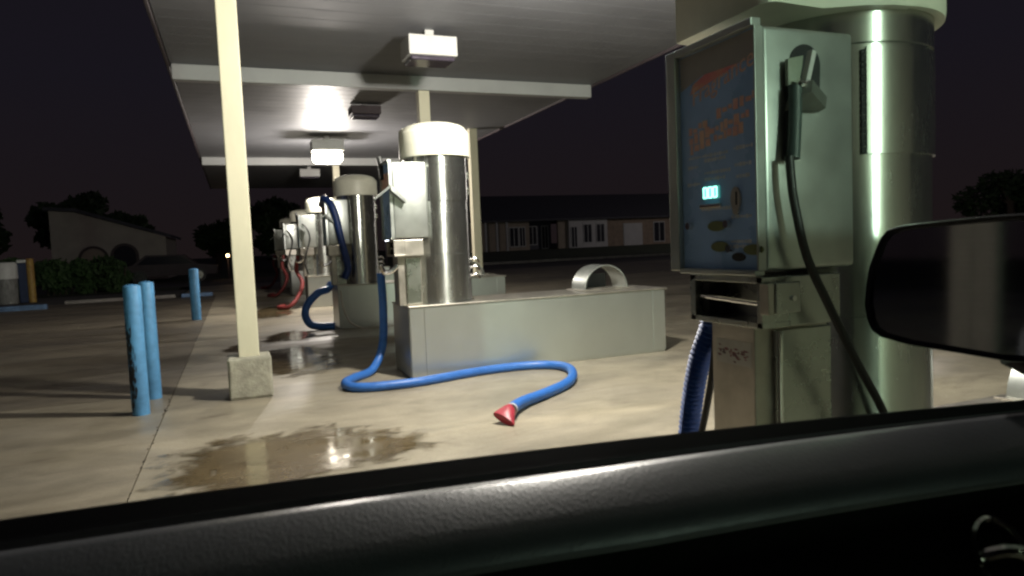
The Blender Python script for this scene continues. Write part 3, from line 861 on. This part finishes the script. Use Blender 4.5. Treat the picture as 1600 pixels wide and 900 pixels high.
mb = MB((-1.1, 23.3, 0)); mb.box(-1.55, -.66, 23.2, 23.36, 0, .12, .03); tag(mb.build('wheel_stop', M['kerb_blue']), 'faded blue wheel stop on the concrete behind the lone bollard', 'wheel stop').location = (-1.1, 23.3, 0)
kb = thing('trash_bin', (-6.62, 25.8, 0), 'white topped grimy bin at the left edge of the lot', 'bin')
o = (-6.62, 25.8, 0)
mb = MB(o); mb.lathe(-6.62, 25.8, [(0, 0), (.30, 0), (.32, .78), (0, .78)], 28); mb.build('drum', M['barrel_grey'], kb, smooth=True)
mb = MB(o); mb.lathe(-6.62, 25.8, [(0, .78), (.34, .781), (.34, 1.22), (.30, 1.29), (0, 1.30)], 28); mb.build('lid', M['barrel_white'], kb, smooth=True)
kb = thing('vending_box', (-6.12, 26.1, 0), 'dark blue box with white corner between the white bin and yellow bollard', 'box')
o = (-6.12, 26.1, 0)
mb = MB(o); mb.box(-6.32, -6.06, 25.95, 26.25, 0, 1.26, .02); mb.build('body', M['bin_blue'], kb)
mb = MB(o); mb.box(-6.33, -6.05, 25.94, 26.26, 1.262, 1.36, .02); mb.build('lid', M['barrel_white'], kb)

# ------------------------------------------------------------------ buildings
def arch_pts(cx, y, z0, w, h, n=14):
    zc = z0 + h - w / 2
    return [(cx - w / 2, y, z0)] + [(cx - w / 2 * math.cos(math.pi * i / n), y, zc + w / 2 * math.sin(math.pi * i / n)) for i in range(n + 1)] + [(cx + w / 2, y, z0)]
lb = thing('stucco_house', (-6.5, 46, 0), 'pale stucco building with sloping roofline and two dark arches, beyond the hedge', 'building')
o = (-6.5, 46, 0)
mb = MB(o); mb.poly_prism([(-9.3, 45, 0), (-3.6, 45, 0), (-3.6, 45, 2.45), (-8.1, 45, 3.95), (-9.3, 45, 4.05)], (0, 8, 0)); mb.build('wall', M['stucco'], lb)
mb = MB(o); mb.poly_prism([(-9.5, 44.7, 4.07), (-8.05, 44.7, 3.98), (-3.3, 44.7, 2.38), (-3.3, 44.7, 2.56), (-8.0, 44.7, 4.17), (-9.5, 44.7, 4.26)], (0, 8.6, 0)); mb.build('roof', M['roof'], lb)
for cx, z0, wd, h in ((-7.3, .9, 1.25, 1.0), (-5.75, 0.0, 1.15, 2.0)):
    mb = MB(o)
    oa, ia = arch_pts(cx, 44.94, z0, wd + .3, h + .15), arch_pts(cx, 44.94, z0, wd, h)
    for i in range(len(oa) - 1):
        mb.poly_prism([oa[i], oa[i + 1], ia[i + 1], ia[i]], (0, .05, 0))
    af = mb.build('arch_trim', M['trim_dark'], lb)
    mb = MB(o); mb.poly_prism(arch_pts(cx, 44.97, z0, wd, h), (0, .02, 0)); mb.build('arch_pane' if z0 else 'arch_door', M['glass_dark'] if not z0 else M['tan_wall'], af)

th = thing('townhouse_row', (32, 60, .5), 'long low townhouse row with dark roof across the road', 'building')
o = (32, 60, .5)
TY = 60.0
def tw(name, x0, x1, z0, z1, mtl, dy=0.0, d=.3, parent=None):
    mb = MB(o); mb.box(x0, x1, TY + dy, TY + dy + d, z0, z1); return mb.build(name, mtl, parent or th)
EZ = 3.25
tw('wall', 19, 23.3, .4, EZ, M['tan_wall'])
tw('wall', 23.3, 26.0, .4, EZ, M['tan_wall'], .01)
tw('porch_recess', 26.0, 29.0, .4, EZ, M['shutter'], 1.6)
tw('wall', 29.0, 30.0, .4, EZ, M['tan_wall'])
tw('wall', 30.0, 34.2, .4, EZ, M['pale_wall'], -.35, .7)
tw('wall', 34.2, 45.0, .4, EZ, M['brick_wall'], .0)
tw('wall', 45.0, 70.0, .4, EZ, M['tan_wall'], .02)
mb = MB(o); mb.poly_prism([(18.5, TY - .9, EZ - .08), (18.5, TY - .9, EZ + .08), (18.5, TY + 5, EZ + 2.7), (18.5, TY + 11, EZ + .1), (18.5, TY + 11, EZ - .08)], (52, 0, 0)); mb.build('roof', M['roof'], th)
for i, x in enumerate((21.3, 22.4, 23.4)):
    tw('porch_post', x, x + .18, .4, EZ - .1, M['white_trim'], -.7, .18)
def window(x0, x1, z0, z1, dy=0.0, door=False):
    f = tw('front_door' if door else 'window', x0 - .08, x1 + .08, z0 - .08, z1 + .08, M['white_trim'], dy - .06, .05)
    tw('pane', x0, x1, z0, z1, M['glass_dark'], dy - .075, .014, f)
    tw('muntin', (x0 + x1) / 2 - .03, (x0 + x1) / 2 + .03, z0, z1, M['white_trim'], dy - .09, .014, f)
window(24.0, 24.8, .9, 2.6); window(25.0, 25.5, .9, 2.6, .01)
window(26.6, 27.4, 1.0, 2.7, 1.6); window(28.0, 28.6, .6, 2.7, 1.6)
window(30.25, 30.8, .6, 2.5, -.35, True); window(31.6, 32.4, 1.0, 2.7, -.35); window(33.0, 33.8, 1.0, 2.7, -.35)
def garage(x0, x1):
    g = tw('garage_door', x0, x1, .42, 2.7, M['white_trim'], -.05, .04)
    for k in range(4): tw('door_panel', x0 + .06, x1 - .06, .48 + k * .56, .98 + k * .56, M['pale_wall'], -.075, .024, g)
garage(36.2, 38.4); garage(42.6, 45.2)
window(39.8, 41.0, .8, 2.7)

# unseen fill lamps added off to the sides that lift the buildings out of the dark
def fill_lamp(x, y, h, power, color, label, lens):
    t = thing('fill_lamp', (x, y, 0), label, 'fill lamp', 'added fill lamps')
    o = (x, y, 0)
    mb = MB(o); mb.lathe(x, y, [(0, 0), (.09, 0), (.06, h), (0, h)], 14); mb.build('pole', M['trim_dark'], t, smooth=True)
    mb = MB(o); mb.box(x - .12, x + .9, y - .12, y + .12, h + .002, h + .14, .02); mb.build('arm_head', M['fixture'], t)
    mb = MB(o); mb.box(x + .45, x + .85, y - .1, y + .1, h - .05, h - .002, .02); mb.build('lens', lens, t)
    ld = bpy.data.lights.new('lamp_glow', 'POINT'); ld.energy = power; ld.color = color; ld.shadow_soft_size = .1
    lo = bpy.data.objects.new('lamp_glow', ld); COL.objects.link(lo); lo.parent = t; lo.location = (.65, 0, h - .18)
fill_lamp(-24, 36, 7.0, 55, (1, .88, .74), 'unseen fill lamp added on the far left', M['lamp_white'])
fill_lamp(47.0, 38.2, 7.0, 1700, (1, .90, .84), 'fill lamp added out of sight behind the nearest vacuum', M['lamp_white'])

# a distant small light, and a chrome glint drawn as one
def glow_spot(x, y, z, lens, label, s=.09):
    t = thing('far_glow', (x, y, z), label, 'light', None)
    mb = MB((x, y, z)); mb.box(x - s, x + s, y - s, y + s, z - s, z + s, s * .4); mb.build('lens', lens, t)
    mb = MB((x, y, z)); mb.box(x - .03, x + .03, y + s + .002, y + s + .3, z - .03, z + .03); mb.build('stalk', M['trim_dark'], t)
    mb = MB((x, y, z)); mb.lathe(x, y + s + .34, [(0, -.9 + 0), (.05, -.9), (.05, z + .1), (0, z + .1)], 10); mb.build('pole', M['trim_dark'], t)
glow_spot(-.28, 40, 1.2, M['lamp_orange'], 'small orange light far off just left of the cream post', .07)
glow_spot(8.32, 40, 1.72, M['glint_glow'], 'small glowing box for a chrome glint between the second and third vacuums', .09)
# parked car silhouette by the hedge
pc = thing('parked_car', (-2.9, 38, 0), 'dark car parked in front of the stucco building, barely visible', 'car')
o = (-2.9, 38, 0)
mb = MB(o); mb.poly_prism([(-5.0, 37.2, .35), (-.8, 37.2, .35), (-.75, 37.2, .75), (-1.7, 37.2, .88), (-2.3, 37.2, 1.35), (-3.9, 37.2, 1.38), (-4.5, 37.2, .92), (-5.05, 37.2, .8)], (0, 1.7, 0)); mb.build('body', M['trim_dark'], pc)
mb = MB(o); mb.poly_prism([(-4.3, 37.19, .92), (-1.85, 37.19, .9), (-2.35, 37.19, 1.28), (-3.85, 37.19, 1.3)], (0, 1.72, 0)); mb.build('side_window', M['glass_dark'], pc)
for x in (-4.2, -1.6):
    mb = MB(o); mb.tube([(x, 37.1, .33), (x, 37.35, .33)], .33, 20, smooth=False); wl = mb.build('wheel', M['black'], pc)
    mb = MB(o); mb.tube([(x, 37.07, .33), (x, 37.12, .33)], .19, 16, smooth=False); mb.build('rim', M['chrome'], wl)

# ------------------------------------------------------------------ vegetation
def leaves(mb, blobs, n, size, rnd):
    tot = sum(b[3] ** 2 for b in blobs)
    for (x, y, z, r) in blobs:
        for i in range(int(n * r * r / tot)):
            d = Vector((rnd.gauss(0, 1), rnd.gauss(0, 1), rnd.gauss(0, 1))).normalized()
            p = Vector((x, y, z)) + Vector((d.x * r, d.y * r, d.z * r * .8)) * rnd.uniform(.55, 1.06)
            a = Vector((rnd.gauss(0, 1), rnd.gauss(0, 1), rnd.gauss(0, 1))).normalized()
            b = a.orthogonal().normalized()
            s = size * rnd.uniform(.6, 1.3)
            q = [mb.bm.verts.new(p + v - mb.off) for v in (a * s, b * s * .55, -a * s, -b * s * .55)]
            mb.bm.faces.new(q)
def tree(x, y, h, r, seed, label, n=2600, size=.3):
    rnd = random.Random(seed)
    t = thing('tree', (x, y, 0), label, 'tree', 'dark trees against the night sky')
    o = (x, y, 0)
    mb = MB(o)
    th_ = h * .55
    mb.tube([(x, y, 0), (x + .1, y, th_ * .5), (x, y + .1, th_)], r * .11, 9, taper=.6)
    blobs = []
    for k in range(9):
        a = rnd.uniform(0, 6.28)
        q = rnd.uniform(.25, .8) * r
        c = Vector((x + q * math.cos(a), y + q * math.sin(a), h * rnd.uniform(.36, .86)))
        blobs.append((c.x, c.y, c.z, r * rnd.uniform(.3, .52)))
        mb.tube([(x, y, th_ * .8), ((x + c.x) / 2, (y + c.y) / 2, (th_ + c.z) / 2), c], r * .04, 6, taper=.4)
    mb.build('trunk', M['bark'], t)
    mb = MB(o); leaves(mb, blobs, n, size, rnd); mb.build('crown', M['leaf'], t)
tree(-10.4, 56, 6.3, 2.5, 1, 'tallest dark tree behind the stucco building on the left')
tree(-6.8, 57, 5.4, 1.7, 2, 'rounded dark tree poking above the sloping roof of the stucco building')
tree(-14.0, 50, 5.0, 2.6, 3, 'low dark tree left of the stucco building')
tree(-1.2, 60, 3.9, 2.2, 4, 'low dark tree just left of the cream post')
tree(3.2, 58, 5.6, 2.1, 5, 'dark tree between the cream post and the last vacuum')
tree(79, 50, 7.4, 4.6, 6, 'dark tree at the right edge above the wing mirror', 3600, .4)
tree(84.5, 50, 5.0, 4.4, 8, 'low dark tree furthest right above the wing mirror', 3000, .4)
tree(66, 58, 4.5, 2.6, 9, 'low dark tree just right of the nearest vacuum tank')
def hedge(x0, x1, y0, y1, h, seed, label, n=5200):
    rnd = random.Random(seed)
    t = thing('hedge', ((x0 + x1) / 2, (y0 + y1) / 2, 0), label, 'hedge')
    o = ((x0 + x1) / 2, (y0 + y1) / 2, 0)
    blobs = [(rnd.uniform(x0, x1), rnd.uniform(y0, y1), rnd.uniform(.25, h * .78), rnd.uniform(.3, .5)) for i in range(34)]
    mb = MB(o); leaves(mb, blobs, n, .11, rnd); mb.build('foliage', M['leaf_hedge'], t)
    mb = MB(o)
    for i in range(14):
        x = x0 + (x1 - x0) * (i + .5) / 14
        mb.tube([(x, (y0 + y1) / 2, 0), (x + .1, (y0 + y1) / 2, h * .7)], .03, 5)
    mb.build('stems', M['bark'], t)
hedge(-6.6, -3.9, 29.7, 31.0, 1.3, 21, 'dark green hedge in front of the stucco building')
hedge(-14.5, -7.2, 30.2, 31.2, 1.5, 22, 'dark hedge behind the white bin on the far left', 6000)

# ------------------------------------------------------------------ brick pillar and wall of the wash bay behind the car, seen in the wing mirror
wb = thing('brick_pillar', (-8.1, 2.25, 0), 'brick pillar reflected in the wing mirror', 'pillar')
o = (-8.1, 2.25, 0)
mb = MB(o); mb.box(-8.33, -7.87, 2.02, 2.48, 0, 3.4); core = mb.build('core', M['block'], wb)
brick_me = None
for k in range(44):
    for s in range(2):
        y0 = 2.0 + s * .25 + (.0 if k % 2 else -.0)
        if brick_me is None:
            mb = MB((-7.87, 2.0, 0)); mb.box(-7.869, -7.84, 2.004, 2.238, .006, .070, .004, 1)
            b = mb.build('brick', M['brick_wall'], core); brick_me = b.data
        else:
            b = bpy.data.objects.new('brick', brick_me); COL.objects.link(b); b.parent = core
        b.location = (.23, (-.25 + s * .25) * .985 , k * .0765)

# ------------------------------------------------------------------ the car we sit in: door top, window seal, wing mirror
car = thing('car', (0.3, .55, 0), 'dark car door with grained vinyl top and black wing mirror, seen from inside', 'car')
OC = Vector((.3, .55, 0))
def yo(x): return .690 - .09 * x - .082 * x * x
def sw(x): return .068 - .055 * max(0, x - .32)
def sweep(name, prof, material, x0=-.75, x1=1.25, n=80, smooth=True, parent=None, angle=60):
    """prof(x) -> list of (y, z); swept along the car's side"""
    mb = MB(OC)
    rows = []
    for i in range(n + 1):
        x = x0 + (x1 - x0) * i / n
        rows.append([mb.bm.verts.new(Vector((x, y, z)) - OC) for y, z in prof(x)])
    for A, B in zip(rows, rows[1:]):
        for j in range(len(A) - 1):
            mb.bm.faces.new((A[j], A[j + 1], B[j + 1], B[j]))
        mb.bm.faces.new((A[-1], A[0], B[0], B[-1]))
    mb.bm.faces.new(rows[0]); mb.bm.faces.new(rows[-1][::-1])
    return mb.build(name, material, parent or car, smooth=smooth, angle=angle)
sweep('outer_strip', lambda x: [(yo(x) + .012, 1.027), (yo(x) + .001, 1.031), (yo(x) + .001, .98), (yo(x) + .012, .98)], M['sash'])
sweep('window_seal', lambda x: [(yo(x), 1.030), (yo(x) - sw(x) * .25, 1.022), (yo(x) - sw(x) * .5, 1.012), (yo(x) - sw(x) * .95, 1.018), (yo(x) - sw(x) * .95, .96), (yo(x), .96)], M['seal'])
sweep('seal_lip', lambda x: [(yo(x) - sw(x) * .56, 1.022), (yo(x) - sw(x) * .61, 1.026), (yo(x) - sw(x) * .66, 1.022), (yo(x) - sw(x) * .66, 1.005), (yo(x) - sw(x) * .56, 1.005)], M['seal_lip'], smooth=True)
def trim(x):
    yi = yo(x) - sw(x)
    P = [(yi + .002, .95), (yi, 1.024), (yi - .006, 1.030)]
    for k in range(1, 7):
        P.append((yi - .006 - .068 * k / 6, 1.030 - .020 * (k / 6) ** 1.5))
    for k in range(1, 6):
        a = R(20 + 46 * k / 5)
        P.append((yi - .074 - .03 * (math.sin(a) - math.sin(R(20))), 1.010 - .045 * (math.cos(R(20)) - math.cos(a))))
    return P
sweep('door_trim', lambda x: trim(x) + [(trim(x)[-1][0] + .03, .95)], M['vinyl'], n=120)
sweep('door_panel', lambda x: [(yo(x) - sw(x) - .060, .985), (yo(x) - sw(x) - .0905, .9855), (yo(x) - sw(x) - .099, .965), (yo(x) - sw(x) - .104, .92), (yo(x) - sw(x) - .10, .80), (yo(x) - sw(x) - .09, .30), (yo(x) - .02, .30), (yo(x) - .02, .94)], M['car_cloth'])
sweep('door_skin', lambda x: [(yo(x) + .013, 1.02), (yo(x) + .05, .80), (yo(x) + .04, .30), (yo(x) + .0, .30), (yo(x) + .001, .97)], M['car_paint'])
mb = MB(OC)
mb.poly_prism([(-1.1, .32, 1.46), (.9, .27, 1.46), (2.05, .16, 1.46), (2.1, -1.2, 1.46), (-1.1, -1.2, 1.46)], (0, 0, .05)); mb.build('roof', M['car_cloth'], car)  # unseen roof, lengthened forward to shade the cabin and nearest vacuum
mb = MB(OC); mb.box(-1.2, -1.1, -1.2, .62, .3, 1.44); mb.build('rear_bulkhead', M['car_cloth'], car)
mb = MB(OC); mb.box(-1.1, 2.1, -1.28, -1.21, .3, 1.455); mb.build('far_side_blocker', M['car_cloth'], car)  # solid unseen panel added to keep the greenish lamp off the trim
mb = MB(OC); mb.poly_prism([(2.0, -1.2, .3), (2.0, .14, .3), (2.0, .14, 1.455), (2.0, -1.2, 1.455)], (.05, 0, 0)); mb.build('front_blocker', M['glass_dark'], car)  # unseen upright panel added to block light and shade the vacuum's lower part
# inner door handle
mb = MB(OC); mb.lathe(0, 0, [(.030, 0), (.033, .004), (.036, .002), (.036, -.004)], 28)
hm = Matrix.Translation(Vector((.665, .428, .932))) @ Matrix.Rotation(R(60), 4, 'X')
for v in mb.bm.verts: v.co = hm @ (v.co + OC) - OC
hb = mb.build('handle_bezel', M['chrome'], car, smooth=True)
mb = MB(OC); mb.tube([(.640, .437, .930), (.655, .417, .942), (.675, .408, .938), (.70, .410, .925)], .007, 10); mb.build('handle', M['chrome'], hb, smooth=True)
# wing mirror
nrm = Vector((-.97795, -.20787, .02)).normalized()
ax = Vector((-.20791, .97815, 0))
az = Vector((.01956, .00416, .9998))
MC = Vector((0, 0, 1.25)) + (fw + r2 * (1475 - 800) / 1080.0 - u2 * 0.0) * 0.965
K = 0.965 / 0.86
out = [(-.003, .0847), (.03, .0826), (.055, .0802), (.071, .0755), (.0805, .065), (.0884, .0448), (.0955, .024), (.0995, .0), (.1015, -.0251), (.0975, -.049), (.091, -.0615), (.080, -.0690), (.0419, -.0763), (-.0189, -.0805), (-.07, -.0845), (-.104, -.083), (-.114, -.07), (-.117, -.0134), (-.115, .0578), (-.108, .0813), (-.085, .0882), (-.045, .0870)]
def P2(p, s=1.0, d=0.0):
    c = Vector((-.008, .002))
    q = (Vector(p) - c) * s + c
    return MC + (ax * q.x + az * q.y) * K + nrm * d
mb = MB(OC)
rings = [[mb.bm.verts.new(P2(p, s, d) - OC) for p in out] for s, d in ((.90, -.006), (.925, .002), (.975, .004), (1.0, -.004), (1.0, -.02), (.93, -.055), (.78, -.085), (.55, -.105))]
k = len(out)
for A, B in zip(rings, rings[1:]):
    for i in range(k): mb.bm.faces.new((A[i], A[(i + 1) % k], B[(i + 1) % k], B[i]))
mb.bm.faces.new(rings[-1])
mh = mb.build('side_mirror', M['car_black'], car, smooth=True, angle=50)
mb = MB(OC)
mb.poly_prism([P2(p, .905, -.004) for p in out], nrm * -.002)
mb.build('mirror_glass', M['mirror'], mh)
mb = MB(OC); mb.tube([P2((-.06, -.07), 1, -.05), Vector((1.03, .57, 1.04)), Vector((1.05, .53, .98))], .03, 12); mb.build('mirror_arm', M['car_black'], mh, smooth=True)
